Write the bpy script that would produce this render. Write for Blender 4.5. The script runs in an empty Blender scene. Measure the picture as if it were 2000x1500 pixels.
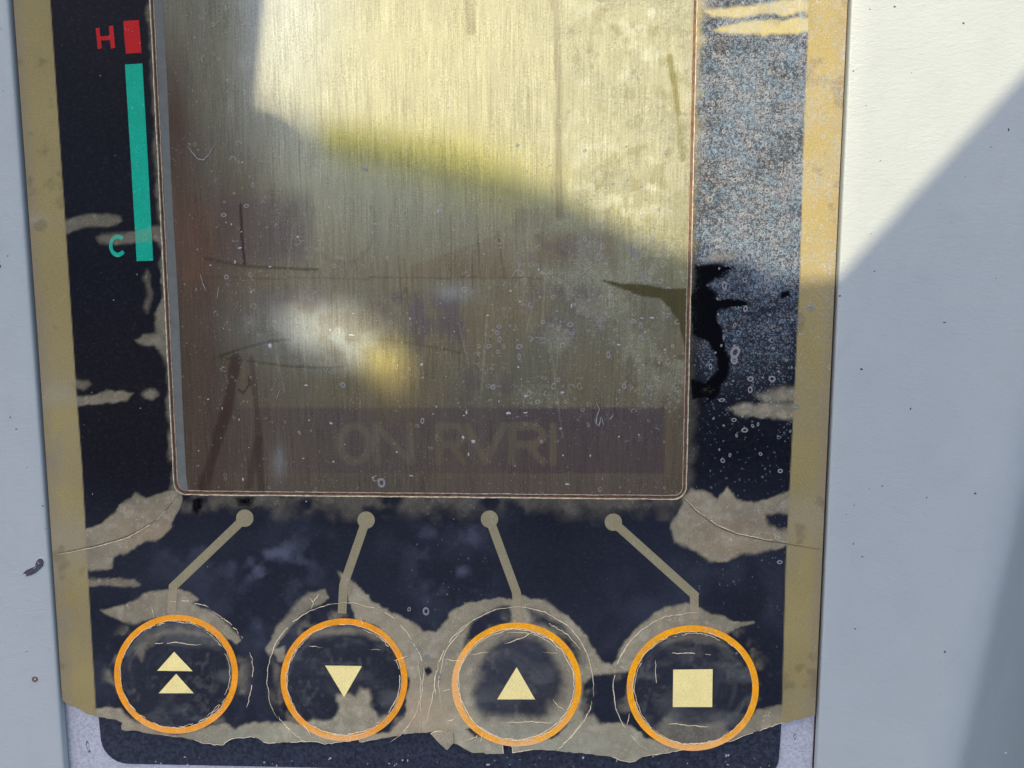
import bpy, math, random
import numpy as np
from mathutils import Vector, Matrix
from mathutils.geometry import tessellate_polygon

# ------------------------------------------------------------------ camera
# Everything is measured in picture units of the 2000x1500 photograph and carried
# onto the real plane of the instrument panel (world z = 0, panel faces up, mm -> m).
F = 1500.0                      # focal length in photo pixels (27 mm equivalent)
CX, CY = 1000.0, 750.0
DIST = 0.120                    # metres from lens to panel
ex = np.array([26155.0, 101.0, -1500.0]); ex /= np.linalg.norm(ex)
ey = -np.array([36.0, 12950.0, 1500.0]); ey -= ex * ex.dot(ey); ey /= np.linalg.norm(ey)
ez = np.cross(ex, ey)
RW = np.array([ex, ey, ez])     # world <- camera(right, down, forward)
fwd = RW @ np.array([0, 0, 1.0])
CAM = -DIST * fwd
def unp(px, py, z=0.0):
    """photo position -> world point on the plane at height z (metres)"""
    px = np.asarray(px, float); py = np.asarray(py, float); z = np.asarray(z, float) + 0 * px
    d = np.stack([(px - CX) / F, (py - CY) / F, np.ones_like(px)], -1) @ RW.T
    t = (z - CAM[2]) / d[..., 2]
    return CAM + d * t[..., None]
U = 0.00008                     # one photo pixel on the panel, about 0.08 mm

sc = bpy.context.scene
C = sc.collection
cd = bpy.data.cameras.new('camera'); cam = bpy.data.objects.new('camera', cd); C.objects.link(cam)
cd.sensor_width = 36; cd.sensor_fit = 'HORIZONTAL'; cd.lens = 36 * F / 2000
cd.clip_start = 0.005; cd.clip_end = 50
right = RW @ np.array([1.0, 0, 0]); down = RW @ np.array([0, 1.0, 0])
m = Matrix.Identity(4)
for i in range(3):
    m[i][0] = right[i]; m[i][1] = -down[i]; m[i][2] = -fwd[i]; m[i][3] = CAM[i]
cam.matrix_world = m
sc.camera = cam

# ------------------------------------------------------------------ light
SUN = np.array([-0.22, 0.60, 0.77]); SUN /= np.linalg.norm(SUN)
w = bpy.data.worlds.new('World'); sc.world = w; w.use_nodes = True
sky = w.node_tree.nodes.new('ShaderNodeTexSky'); sky.sky_type = 'NISHITA'; sky.sun_disc = False
sky.sun_elevation = math.asin(SUN[2]); sky.sun_rotation = math.atan2(SUN[0], SUN[1])
sky.air_density = 0.8; sky.dust_density = 3.0
bg = w.node_tree.nodes['Background']; bg.inputs[1].default_value = 0.15
w.node_tree.links.new(sky.outputs[0], bg.inputs[0])
sl = bpy.data.lights.new('sun', 'SUN'); sl.energy = 3.1; sl.angle = math.radians(0.55); sl.color = (1, .88, .62)
so = bpy.data.objects.new('sun', sl); C.objects.link(so)
so.rotation_euler = Vector(SUN).to_track_quat('Z', 'Y').to_euler()
sc.view_settings.view_transform = 'Standard'; sc.view_settings.look = 'None'
sc.view_settings.exposure = 0.95; sc.view_settings.gamma = 1

# ------------------------------------------------------------------ numpy tools
def hsh(ix, iy, s):
    n = (ix.astype(np.int64) * 374761393 + iy.astype(np.int64) * 668265263 + s * 974634777) & 0x7fffffff
    n = ((n ^ (n >> 13)) * 1274126177) & 0x7fffffff
    return ((n ^ (n >> 16)) & 0xffff) / 65535.0
def vn(x, y, s=0):
    ix = np.floor(x); iy = np.floor(y); fx = x - ix; fy = y - iy
    fx = fx * fx * (3 - 2 * fx); fy = fy * fy * (3 - 2 * fy)
    a = hsh(ix, iy, s); b = hsh(ix + 1, iy, s); c = hsh(ix, iy + 1, s); d = hsh(ix + 1, iy + 1, s)
    return (a * (1 - fx) + b * fx) * (1 - fy) + (c * (1 - fx) + d * fx) * fy
def fbm(x, y, size, o=4, s=0, sx=1.0, sy=1.0):
    r = 0; a = .5; t = 0
    for k in range(o):
        f = 2 ** k / size
        r = r + a * vn(x * f * sx + 17 * k, y * f * sy + 31 * k, s + k); t += a; a *= .5
    return r / t                          # 0..1
def sst(a, b, v):
    t = np.clip((v - a) / (b - a), 0, 1); return t * t * (3 - 2 * t)
def sd(poly, x, y):
    """signed distance to a closed polygon, negative inside"""
    P = np.asarray(poly, float); Q = np.roll(P, -1, 0)
    d = np.full(x.shape, 1e18); ins = np.zeros(x.shape, bool)
    for (ax, ay), (bx, by) in zip(P, Q):
        ex_, ey_ = bx - ax, by - ay; L = ex_ * ex_ + ey_ * ey_ + 1e-9
        t = np.clip(((x - ax) * ex_ + (y - ay) * ey_) / L, 0, 1)
        d = np.minimum(d, (x - ax - t * ex_) ** 2 + (y - ay - t * ey_) ** 2)
        if ay != by:
            c = ((ay > y) != (by > y)) & (x < (bx - ax) * (y - ay) / (by - ay) + ax); ins ^= c
    d = np.sqrt(d); return np.where(ins, -d, d)
def dl(line, x, y):
    d = np.full(x.shape, 1e18)
    for (ax, ay), (bx, by) in zip(line[:-1], line[1:]):
        ex_, ey_ = bx - ax, by - ay; L = ex_ * ex_ + ey_ * ey_ + 1e-9
        t = np.clip(((x - ax) * ex_ + (y - ay) * ey_) / L, 0, 1)
        d = np.minimum(d, (x - ax - t * ex_) ** 2 + (y - ay - t * ey_) ** 2)
    return np.sqrt(d)
def blob(x, y, cx, cy, rx, ry): return np.exp(-((x - cx) / rx) ** 2 - ((y - cy) / ry) ** 2)
def local(fn, x, y, bb, pad, far):
    """evaluate fn only inside a padded box, far elsewhere"""
    m_ = (x > bb[0] - pad) & (x < bb[2] + pad) & (y > bb[1] - pad) & (y < bb[3] + pad)
    r = np.full(x.shape, float(far))
    if m_.any(): r[m_] = fn(x[m_], y[m_])
    return r
def bbox(p):
    a = np.asarray(p, float); return a[:, 0].min(), a[:, 1].min(), a[:, 0].max(), a[:, 1].max()
def mixc(c, col, k):
    k = np.clip(k, 0, 1)[..., None]; return c * (1 - k) + np.asarray(col, float) * k

# ------------------------------------------------------------------ outlines read from the photograph
def gapL(y): return 22.5 + .0725 * y
def gapR(y): return 1659 - .0455 * y
TORN = [(122,1368),(133,1377),(146,1381),(160,1388),(178,1397),(192,1400),(203,1402),(215,1405),(226,1406),(232,1408),(239,1412),(236,1418),(237,1424),(245,1428),(262,1427),(278,1430),(300,1435),
 (320,1436),(338,1440),(356,1440),(380,1445),(400,1452),(418,1454),(430,1456),(436,1455),(445,1447),(457,1443),(470,1441),(490,1439),(503,1442),(514,1448),(525,1452),(560,1450),(600,1448),(620,1449),(635,1453),
 (660,1450),(690,1447),(700,1446),(702,1450),(720,1447),(745,1443),(760,1440),(784,1435),(800,1433),(825,1431),(845,1430),(884,1429),(886,1452),(900,1457),(912,1465),(922,1470),(945,1469),(950,1473),(983,1473),
 (980,1455),(981,1443),(994,1444),(996,1453),(1000,1458),(1000,1470),(1040,1464),(1070,1465),(1100,1468),(1150,1472),(1190,1478),(1215,1485),(1228,1488),(1240,1487),(1250,1481),(1262,1477),(1290,1472),
 (1320,1467),(1340,1463),(1375,1463),(1400,1458),(1412,1451),(1430,1446),(1445,1440),(1458,1435),(1470,1432),(1490,1424),(1525,1413),(1560,1405),(1592,1397)]
rj = random.Random(4)
T2 = []
for a, b in zip(TORN[:-1], TORN[1:]):
    n = max(1, int(math.dist(a, b) / 6))
    for k in range(n):
        t = k / n; T2.append((a[0] + (b[0]-a[0])*t + rj.uniform(-.6,.6), a[1] + (b[1]-a[1])*t + rj.uniform(-1.1,1.1)))
T2.append(TORN[-1])
TOP = -330
FILM = [(gapL(TOP)+3.6, TOP)] + [(gapL(y)+3.6, y) for y in (0, 700)] + T2 + [(gapR(y)-3.5, y) for y in (1380, 700, 0, TOP)]
def window_path(off):
    """display opening: the centre line of its groove, moved outward by off"""
    def L(y): return 296 + .0497 * y - off
    def R(y): return 1358.5 - .0222 * y + off
    by = lambda x: 963 + (x - 350) * .0094 + off
    r = 22 + off
    p = [(L(y), y) for y in (TOP+120, 0, 450, 900, 963 - 22)]
    c = (L(941) + r + .3, by(360) - r)
    for k in range(1, 7):
        a = math.pi * k / 14 + .0; p.append((c[0] - r * math.cos(a), c[1] + r * math.sin(a)))
    for x in (420, 700, 1000, 1280): p.append((x, by(x)))
    c = (R(950) - r, by(1330) - r)
    for k in range(1, 7):
        a = math.pi / 2 * (1 - k / 7); p.append((c[0] + r * math.cos(a), c[1] + r * math.sin(a)))
    p += [(R(y), y) for y in (950, 900, 450, 0, TOP+120)]
    return p
HOLE = window_path(2.0); PANE = window_path(-2.6)
BTN = [(344,1317,121,116), (672,1328,124,120), (1009,1337,127,121), (1353,1344,129,122.5)]
LEADS = [[(478,1012),(338,1146),(335,1196)], [(715,1016),(671,1143),(668,1198)], [(956,1014),(1009,1158),(1009,1206)], [(1198,1020),(1356,1162),(1356,1210)]]

# areas where the clear film has let go of the black print (tan), softness in px
DEL = [
 ([(125,432),(160,419),(205,417),(232,423),(235,432),(215,437),(170,441),(150,450),(125,453)],3,.55),
 ([(190,463),(200,457),(250,453),(300,443),(322,436),(322,480),(300,471),(250,472),(210,478),(195,472)],4,.5),
 ([(279,540),(287,530),(295,540),(295,575),(290,610),(283,600),(288,570)],6,.35),
 ([(263,664),(280,655),(308,650),(305,615),(316,580),(318,500),(330,500),(338,760),(322,700),(300,676),(270,672)],4,.7),
 ([(145,740),(172,744),(179,752),(165,760),(145,757)],4,.5),
 ([(148,775),(200,765),(240,762),(258,770),(250,780),(200,787),(150,794)],3,.75),
 ([(277,772),(285,764),(300,765),(309,773),(300,780),(284,780)],4,.6),
 ([(341,955),(310,963),(285,972),(265,962),(255,975),(225,1000),(200,1020),(160,1038),(165,1112),(180,1116),(218,1110),(220,1085),(250,1078),(280,1060),(315,1052),(335,1030),(351,985),(352,965)],3,.95),
 ([(165,1130),(215,1128),(262,1130),(274,1138),(262,1143),(215,1140),(170,1143)],3,.7),
 ([(198,1190),(240,1182),(280,1160),(330,1150),(372,1157),(386,1170),(376,1180),(400,1190),(437,1215),(468,1252),(460,1262),(440,1247),(400,1222),(340,1206),(290,1210),(250,1220),(222,1204)],3,.95),
 ([(170,1381),(235,1383),(262,1406),(300,1425),(350,1436),(410,1421),(440,1414),(462,1424),(480,1414),(520,1413),(560,1409),(590,1416),(640,1434),(700,1440),(760,1430),(790,1400),(850,1380),(885,1400),(930,1440),(1009,1452),(1080,1440),(1130,1405),(1160,1392),(1175,1412),(1230,1412),(1260,1440),(1353,1458),(1430,1440),(1480,1388),(1530,1376),(1600,1340),(1600,1600),(100,1600),(100,1370)],3,1.),
 ([(520,1268),(546,1220),(580,1180),(600,1160),(636,1152),(642,1168),(612,1186),(575,1217),(548,1250),(528,1278)],4,.8),
 ([(533,1268),(556,1262),(556,1292),(540,1290)],5,.8),
 ([(660,1115),(690,1135),(724,1174),(760,1190),(802,1214),(832,1231),(857,1234),(880,1200),(912,1174),(950,1171),(1000,1167),(1020,1162),(1062,1172),(1110,1205),(1150,1242),(1169,1290),(1195,1299),(1215,1270),(1242,1225),(1282,1198),(1340,1177),(1382,1196),(1430,1214),(1473,1217),(1440,1229),(1410,1240),(1353,1230),(1290,1250),(1250,1300),(1225,1315),(1165,1322),(1160,1395),(1100,1420),(900,1420),(850,1430),(760,1440),(790,1400),(800,1330),(780,1270),(740,1225),(695,1208)],3,1.),
 ([(1335,968),(1350,955),(1380,965),(1402,975),(1423,952),(1442,975),(1470,985),(1500,975),(1545,957),(1545,1062),(1500,1078),(1450,1080),(1420,1096),(1395,1099),(1370,1086),(1350,1070),(1320,1060),(1310,1030),(1325,1000)],4,.95),
 ([(1475,772),(1500,763),(1560,756),(1560,786),(1490,786)],6,.8),
 ([(1423,798),(1450,788),(1560,790),(1560,818),(1450,813)],5,.9),
 ([(1371,762),(1384,753),(1398,762),(1384,771)],4,.6),
 ([(1375,20),(1430,12),(1500,5),(1590,-4),(1590,26),(1500,28),(1430,34),(1388,31)],5,.95),
 ([(1393,56),(1440,43),(1500,38),(1590,32),(1590,60),(1490,70),(1450,66),(1410,62)],5,.95),
 ([(1380,500),(1430,495),(1436,504),(1400,510),(1380,508)],6,.7),
]
DARK = [   # islands where the print still sticks, inside the tan areas
 ([(905,1268),(925,1214),(962,1189),(1001,1184),(1000,1214),(960,1226),(925,1262)],4),
 ([(1030,1190),(1070,1200),(1100,1225),(1128,1262),(1140,1300),(1120,1290),(1085,1235),(1045,1215)],7),
 ([(1140,1335),(1165,1318),(1222,1318),(1226,1382),(1236,1410),(1172,1414),(1160,1395),(1140,1400)],4),
 ([(1494,1005),(1520,1002),(1550,1010),(1550,1032),(1515,1033),(1500,1020)],3),
 ([(827,1307),(836,1304),(842,1310),(834,1315)],2),
]
WET = [
 ([(1358,520),(1400,514),(1434,520),(1428,532),(1396,545),(1384,558),(1402,580),(1380,600),(1352,600)],6),
 ([(1350,570),(1380,582),(1455,588),(1455,596),(1405,603),(1397,615),(1410,650),(1422,700),(1418,735),(1405,775),(1382,790),(1380,780),(1350,778),(1350,742),(1380,746),(1402,722),(1399,700),(1385,670),(1365,660),(1350,655)],2.5),
 ([(1525,568),(1540,565),(1546,582),(1534,580),(1522,586)],3),
 ([(375,972),(395,970),(398,990),(388,1005),(376,996)],5), ([(462,972),(500,972),(490,992),(470,992)],7),
]
INNER = {1:[([(655,1360),(680,1354),(694,1362),(700,1345),(720,1344),(726,1380),(742,1402),(776,1386),(784,1402),(740,1436),(670,1440),(596,1414),(615,1405),(648,1404),(660,1385)],4,.95),
            ([(575,1250),(620,1228),(720,1228),(760,1255),(700,1238),(620,1240)],8,.5)],
         2:[([(880,1200),(1140,1200),(1140,1470),(880,1470)],3,.92)], 0:[([(262,1270),(290,1240),(350,1225),(420,1245),(380,1238),(320,1236),(285,1262),(275,1290)],6,.45)],
         3:[([(1270,1440),(1300,1400),(1350,1418),(1410,1410),(1430,1440),(1353,1475)],9,.5),([(1290,1260),(1330,1236),(1400,1240),(1420,1262),(1390,1250),(1340,1252)],8,.45)]}
INDARK = {2:[([(934,1315),(950,1272),(975,1252),(1000,1242),(1050,1246),(1068,1262),(1090,1290),(1106,1330),(1096,1362),(1078,1372),(1070,1398),(1040,1404),(950,1402),(930,1380),(922,1350)],9)]}
def masks(x, y, btn=None):
    wob = (fbm(x, y, 26, 4, 3) - .5)
    px = x + 14 * (fbm(x, y, 34, 4, 11) - .5) + 5 * (fbm(x, y, 9, 3, 12) - .5); py = y + 12 * (fbm(x, y, 30, 4, 21) - .5) + 5 * (fbm(x, y, 9, 3, 22) - .5)
    d = np.zeros(x.shape)
    S = INNER.get(btn, []) if btn is not None else DEL
    for p, s, a in S:
        q = local(lambda X, Y: sd(p, X, Y), px, py, bbox(p), 25, 60)
        s = s * (.55 + 1.2 * vn(x / 45., y / 45., 7)); d = np.maximum(d, a * (1 - sst(-s * .8, s * 1.0, q + 5 * wob)))
    for p, s in (INDARK.get(btn, []) if btn is not None else DARK):
        q = local(lambda X, Y: sd(p, X, Y), px, py, bbox(p), 40, 60)
        d = d * sst(-s * 1.6, s * 1.6, q + 14 * wob)
    if btn is None:
        edge = x - (1358.5 - .0222 * y)          # thin loosened fringe along the display opening
        d = np.maximum(d, .8 * (1 - sst(2, 26, edge + 26 * wob)) * (edge > -2) * (y < 975) * np.clip(1.15 - y / 760, .25, 1))
        e2 = (296 + .0497 * y) - x
        d = np.maximum(d, .5 * (1 - sst(1, 14, e2 + 20 * wob)) * (e2 > -2) * (y < 975))
        d = np.maximum(d, .33 * (1 - sst(0, 46, y - 975 + 50 * wob)) * (y > 960) * (x > 350) * (x < 1340) * sst(.3, .6, fbm(x, y, 40, 4, 5)))
        for cx, cy, rx, ry in BTN:               # loosened traces around every button
            r = np.hypot((x - cx) / rx, (y - cy) / ry)
            d = np.maximum(d, .45 * sst(.5, .72, fbm(x, y, 30, 4, 8)) * (1 - sst(1.05, 1.28, r)))
    wet = np.zeros(x.shape)
    if btn is None:
        for p, s in WET:
            q = local(lambda X, Y: sd(p, X, Y), px, py, bbox(p), 20, 60)
            wet = np.maximum(wet, 1 - sst(-s, s, q + 5 * wob))
    return d, wet
TAN = np.array([.375, .315, .20]); OLIVE = np.array([.37, .285, .115]); NAVY = np.array([.006, .007, .012])
INKL = [(98,-400),(98,0),(110,180),(125,400),(138,600),(150,780),(160,910),(165,1000),(176,1200),(188,1400),(190,1600)]
INKR = [(1530,1600),(1527,1400),(1535,1100),(1545,900),(1555,700),(1562,540),(1570,250),(1578,70),(1582,-400)]
def film_col(x, y, btn=None):
    d, wet = masks(x, y, btn)
    n1 = fbm(x, y, 120, 4, 40); n2 = fbm(x, y, 14, 3, 50); n3 = fbm(x, y, 260, 3, 60)
    xl = np.interp(y, [p[1] for p in INKL], [p[0] for p in INKL])
    xr = np.interp(y, [p[1] for p in INKR[::-1]], [p[0] for p in INKR[::-1]])
    s_ink = np.minimum(x - xl, xr - x)
    ink = sst(-1.3, 1.3, s_ink)
    # olive border strips, a little darker in the middle, paler near the lower corners
    ol = OLIVE[None] * (0.86 + .30 * n1)[:, None]
    ol = mixc(ol, (.30, .25, .165), .75 * sst(.42, .62, fbm(x, y, 90, 3, 71)) * sst(500, 900, y) * (.35 + .65 * sst(20, 60, np.minimum(xl - x, 200) + 0 * x)))
    ol = mixc(ol, (.30, .235, .15), .6 * (1 - sst(0, 26, np.minimum(x - gapL(y), gapR(y) - x) - 6)) )
    ol = mixc(ol, TAN, .75 * (blob(x, y, 130, 1060, 90, 60) + blob(x, y, 60, 430, 40, 14) + blob(x, y, 110, 770, 60, 26) + .7 * blob(x, y, 1580, 1010, 60, 50)))
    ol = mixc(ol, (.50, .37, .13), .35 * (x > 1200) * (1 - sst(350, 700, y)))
    dk = NAVY[None] * (0.75 + .6 * n3)[:, None] + 0 * ol
    haze = .016 * sst(.45, .8, fbm(x, y, 70, 5, 90)) * sst(930, 1100, y) + .085 * sst(.46, .8, fbm(x, y, 36, 5, 92)) * (blob(x, y, 880, 1090, 60, 110) + blob(x, y, 530, 1150, 60, 90) + .5 * blob(x, y, 500, 1080, 200, 50))
    haze = haze + .017 * sst(880, 1080, y) * (.6 + .8 * n1)
    dk = dk + haze[:, None] * np.array([.88, .95, 1.25])
    brown = .7 * blob(x, y, 250, 800, 190, 200)
    dk = mixc(dk, (.012, .0085, .009), brown)
    if btn is not None:
        cx, cy, rx, ry = BTN[btn]
        r = np.hypot((x - cx) / rx, (y - cy) / ry); th = np.arctan2(y - cy, x - cx)
        sw = fbm(r * 240 + 34 * fbm(x, y, 40, 3, 170 + btn), (x + y) * .4, 18, 5, 120 + btn)
        k = sst(.50, .75, sw) * (.10 + .40 * sst(.5, .9, r)) * sst(.3, .6, fbm(x, y, 30, 4, 180 + btn)) + .35 * sst(.5, .75, fbm(x, y, 9, 4, 190 + btn)) * sst(.35, .7, fbm(x, y, 50, 3, 195 + btn)) + .5 * sst(.50, .72, fbm(x, y, 44, 5, 160 + btn, sx=.5)) * (.45 + .55 * sst(.3, .8, r)) + .04 + {2: .08, 3: .02}.get(btn, 0)
        k = k + .35 * sst(.45, .75, fbm(x + y, y - x, 30, 5, 140 + btn, sx=.3)) * {0: blob(x, y, 390, 1385, 40, 40), 1: blob(x, y, 635, 1365, 22, 22), 2: blob(x, y, 1000, 1320, 70, 60), 3: .6 * blob(x, y, 1353, 1410, 90, 30)}[btn]
        dk = mixc(dk, (.215, .205, .18), .72 * k)
    tan = TAN[None] * (.62 + .45 * n1 + .3 * (n2 - .5))[:, None]
    warm = blob(x, y, 290, 1040, 60, 40) + blob(x, y, 1430, 1050, 70, 40) + .8 * blob(x, y, 330, 1440, 120, 25) + .9 * blob(x, y, 820, 1400, 60, 50)
    tan = mixc(tan, (.40, .265, .15), .55 * warm)
    tan = mixc(tan, (.30, .29, .20), .8 * (blob(x, y, 1090, 1450, 200, 40) + blob(x, y, 480, 1435, 160, 22)))
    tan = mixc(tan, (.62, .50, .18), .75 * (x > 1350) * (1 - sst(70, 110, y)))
    tan = tan * (1 + .12 * (fbm(x, y, 6, 2, 77) - .5))[:, None]
    tan = mixc(tan, (.25, .20, .14), .35 * sst(.52, .72, fbm(x, y, 22, 4, 78))); tan = mixc(tan, (.50, .43, .30), .4 * sst(.55, .75, fbm(x, y, 18, 4, 79)))
    thin = .90 + .10 * sst(.3, .6, fbm(x, y, 60, 4, 80)); c = mixc(dk, tan, d * thin)
    c = mixc(c, (.0015, .0015, .002), wet)
    c = c * ink[:, None] + (1 - ink)[:, None] * ol
    c = mixc(c, TAN * .75, .22 * d * (1 - ink))
    # grime: small rubbed marks
    c = c * np.array([.72, .74, .74]) * (1 + .45 * sst(1050, 1450, y) * blob(x, y, 850, 1400, 420, 260) * d)[:, None]
    c = mixc(c, (.09, .06, .035), .35 * sst(.66, .8, fbm(x, y, 40, 4, 99)) * (1 - ink))
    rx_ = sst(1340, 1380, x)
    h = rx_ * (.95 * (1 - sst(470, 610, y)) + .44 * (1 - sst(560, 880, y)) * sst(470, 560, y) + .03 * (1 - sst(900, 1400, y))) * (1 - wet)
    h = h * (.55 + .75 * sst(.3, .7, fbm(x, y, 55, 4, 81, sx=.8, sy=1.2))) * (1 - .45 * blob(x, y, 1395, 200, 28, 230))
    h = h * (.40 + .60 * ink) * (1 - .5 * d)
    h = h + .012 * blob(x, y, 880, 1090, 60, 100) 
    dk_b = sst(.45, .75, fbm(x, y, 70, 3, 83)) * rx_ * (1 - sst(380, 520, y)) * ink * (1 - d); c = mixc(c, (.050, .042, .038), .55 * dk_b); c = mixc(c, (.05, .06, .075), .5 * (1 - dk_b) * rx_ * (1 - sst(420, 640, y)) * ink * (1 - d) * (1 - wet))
    rough = .30 + .12 * n1 + .18 * d * ink + .12 * (1 - ink)
    rough = np.where(wet > .5, .12, rough)
    return c, h, rough, d * ink
def zf(x, y): return 0.00005 * fbm(x, y, 90, 2, 33)

# ------------------------------------------------------------------ materials
class N:
    def __init__(s, name):
        s.m = bpy.data.materials.new(name); s.m.use_nodes = True; s.t = s.m.node_tree
        s.b = s.t.nodes['Principled BSDF']
        tc = s.t.nodes.new('ShaderNodeTexCoord'); s.co = s.vm('SCALE', tc.outputs['Object'], None, 1000)
    def nd(s, ty, **k):
        n = s.t.nodes.new(ty)
        for a, v in k.items(): setattr(n, a, v)
        return n
    def put(s, sock, v):
        if v is None: return
        if isinstance(v, (int, float, tuple)): sock.default_value = v
        else: s.t.links.new(v, sock)
    def vm(s, op, a, b, sc_=None):
        n = s.nd('ShaderNodeVectorMath', operation=op); s.put(n.inputs[0], a); s.put(n.inputs[1], b)
        if sc_ is not None: s.put(n.inputs[3], sc_)
        return n.outputs[0]
    def ma(s, op, a, b=None, c=None, cl=False):
        n = s.nd('ShaderNodeMath', operation=op, use_clamp=cl); s.put(n.inputs[0], a); s.put(n.inputs[1], b); s.put(n.inputs[2], c); return n.outputs[0]
    def at(s, name): 
        n = s.nd('ShaderNodeAttribute', attribute_name=name); return n
    def noise(s, scale, det=3, rough=.6, st=None, dist=0):
        n = s.nd('ShaderNodeTexNoise'); co = s.co if st is None else s.vm('MULTIPLY', s.co, st)
        s.put(n.inputs['Vector'], co); n.inputs['Scale'].default_value = scale; n.inputs['Detail'].default_value = det
        n.inputs['Roughness'].default_value = rough; n.inputs['Distortion'].default_value = dist; return n.outputs[0]
    def ramp(s, v, a, b, lo=0., hi=1.):
        n = s.nd('ShaderNodeMapRange', interpolation_type='SMOOTHSTEP'); s.put(n.inputs[0], v)
        for i, q in enumerate((a, b, lo, hi)): s.put(n.inputs[i + 1], q)
        return n.outputs[0]
    def mix(s, f, a, b, mode='MIX'):
        n = s.nd('ShaderNodeMix', data_type='RGBA', blend_type=mode); s.put(n.inputs[0], f); s.put(n.inputs[6], a); s.put(n.inputs[7], b); return n.outputs[2]
    def rings(s, scale, seed, dens):
        """tiny ring-shaped bubble marks, present where dens is high"""
        v = s.nd('ShaderNodeTexVoronoi', voronoi_dimensions='2D'); wob = s.noise(scale * 1.7, 2)
        co = s.vm('ADD', s.co, (seed, seed * .7, 0)); dn = s.nd('ShaderNodeTexNoise'); dn.inputs['Scale'].default_value = scale * .9
        s.put(dn.inputs['Vector'], co); off = s.vm('SCALE', dn.outputs[1], None, .55 / scale)
        s.put(v.inputs['Vector'], s.vm('ADD', co, off)); v.inputs['Scale'].default_value = scale
        sp = s.nd('ShaderNodeSeparateColor'); s.put(sp.inputs[0], v.outputs['Color'])
        R = s.ma('MULTIPLY_ADD', sp.outputs[0], .26, .10)
        ring = s.ramp(s.ma('ABSOLUTE', s.ma('SUBTRACT', v.outputs['Distance'], R)), .10, .03)
        keep = s.ma('LESS_THAN', sp.outputs[1], dens)
        return s.ma('MULTIPLY', s.ma('MULTIPLY', ring, keep), s.ramp(wob, .35, .6, .35, 1.))
    def bump(s, h, dist, strength=1., prev=None):
        n = s.nd('ShaderNodeBump'); n.inputs['Strength'].default_value = strength; n.inputs['Distance'].default_value = dist
        s.put(n.inputs['Height'], h)
        if prev is not None: s.put(n.inputs['Normal'], prev)
        return n.outputs[0]
    def out(s, col=None, rough=None, nrm=None, spec=None, metal=None):
        s.put(s.b.inputs['Base Color'], col); s.put(s.b.inputs['Roughness'], rough); s.put(s.b.inputs['Normal'], nrm)
        s.put(s.b.inputs['Specular IOR Level'], spec); s.put(s.b.inputs['Metallic'], metal); return s.m
def mat_film():
    n = N('aged_film'); col = n.at('col').outputs['Color']; hz = n.at('haze').outputs['Fac']; rg = n.at('rough').outputs['Fac']
    g = n.ramp(n.noise(7, 4, .75), .3, .7)
    col = n.mix(1., col, n.mix(g, (.78, .78, .78, 1), (1.22, 1.22, 1.22, 1)), 'MULTIPLY')
    lo = n.at('loose').outputs['Fac']
    sc1 = n.ramp(n.noise(1.6, 6, .8, st=(1, 1.3, 1), dist=.7), .48, .78); sc2 = n.ramp(n.noise(1.5, 4, .75, st=(.5, 3.2, 1)), .55, .75)
    col = n.mix(n.ma('MULTIPLY', n.ma('ADD', n.ma('MULTIPLY', sc1, .085), n.ma('MULTIPLY', sc2, .05)), n.ramp(rg, .14, .24)), col, (.24, .23, .215, 1))
    fk = n.ramp(n.noise(3.2, 4, .72, dist=.9), .56, .68); col = n.mix(n.ma('MULTIPLY', n.ma('MULTIPLY', fk, lo), .42), col, (.50, .40, .27, 1))
    fd = n.ramp(n.noise(1.4, 5, .7, dist=.5), .58, .70); col = n.mix(n.ma('MULTIPLY', n.ma('MULTIPLY', fd, lo), .15), col, (.09, .075, .06, 1))
    wr = n.ma('MULTIPLY', n.ramp(n.ma('ABSOLUTE', n.ma('SUBTRACT', n.noise(.75, 3, .6, dist=1.2), .5)), .014, .003), n.ramp(n.noise(.35, 2), .48, .62))
    col = n.mix(n.ma('MULTIPLY', n.ma('MULTIPLY', wr, lo), .6), col, (.62, .50, .34, 1))
    r1 = n.rings(2.3, 3, n.ma('MULTIPLY', hz, 1.05)); r2 = n.rings(3.4, 41, n.ma('MULTIPLY', hz, .9)); r3 = n.rings(1.0, 77, n.ma('MULTIPLY', hz, .30))
    fl = n.ma('MULTIPLY', n.ramp(n.noise(2.6, 4, .7, dist=1.2), .53, .66), n.ramp(hz, .1, .9))
    curl = n.ma('MAXIMUM', n.ramp(n.ma('ABSOLUTE', n.ma('SUBTRACT', n.noise(1.9, 2, .5, dist=1.), .5)), .042, .012), n.ramp(n.ma('ABSOLUTE', n.ma('SUBTRACT', n.noise(2.4, 2, .5, dist=.6), .46)), .04, .01))
    curl = n.ma('MULTIPLY', n.ma('MULTIPLY', curl, n.ramp(n.noise(1.7, 2, .6), .40, .62)), n.ramp(hz, .12, .75))
    m_ = n.ma('ADD', n.ma('ADD', r1, r2), n.ma('ADD', n.ma('MULTIPLY', fl, .55), n.ma('ADD', r3, n.ma('MULTIPLY', curl, 1.0))), cl=True)
    tint = n.mix(n.ramp(n.noise(.5, 3), .35, .65), (.23, .33, .40, 1), (.36, .37, .375, 1))
    col = n.mix(n.ma('MULTIPLY', m_, .62), col, tint)
    # milky veil of fine residue
    col = n.mix(n.ma('MULTIPLY', hz, .09), col, (.30, .32, .34, 1))
    sp = n.ramp(n.noise(2.6, 2, .5), .77, .79)
    col = n.mix(n.ma('MULTIPLY', sp, .4), col, (.28, .28, .26, 1))
    h = n.ma('ADD', n.ma('MULTIPLY', n.noise(2.6, 3), .7), n.ma('MULTIPLY', m_, .5))
    n1 = n.bump(h, .00003, .55); n1 = n.bump(n.noise(7, 2, st=(.6, 1.6, 1)), .00001, .5, n1)
    return n.out(col, n.ma('ADD', rg, n.ma('MULTIPLY', m_, .2)), n1, .06)
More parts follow.
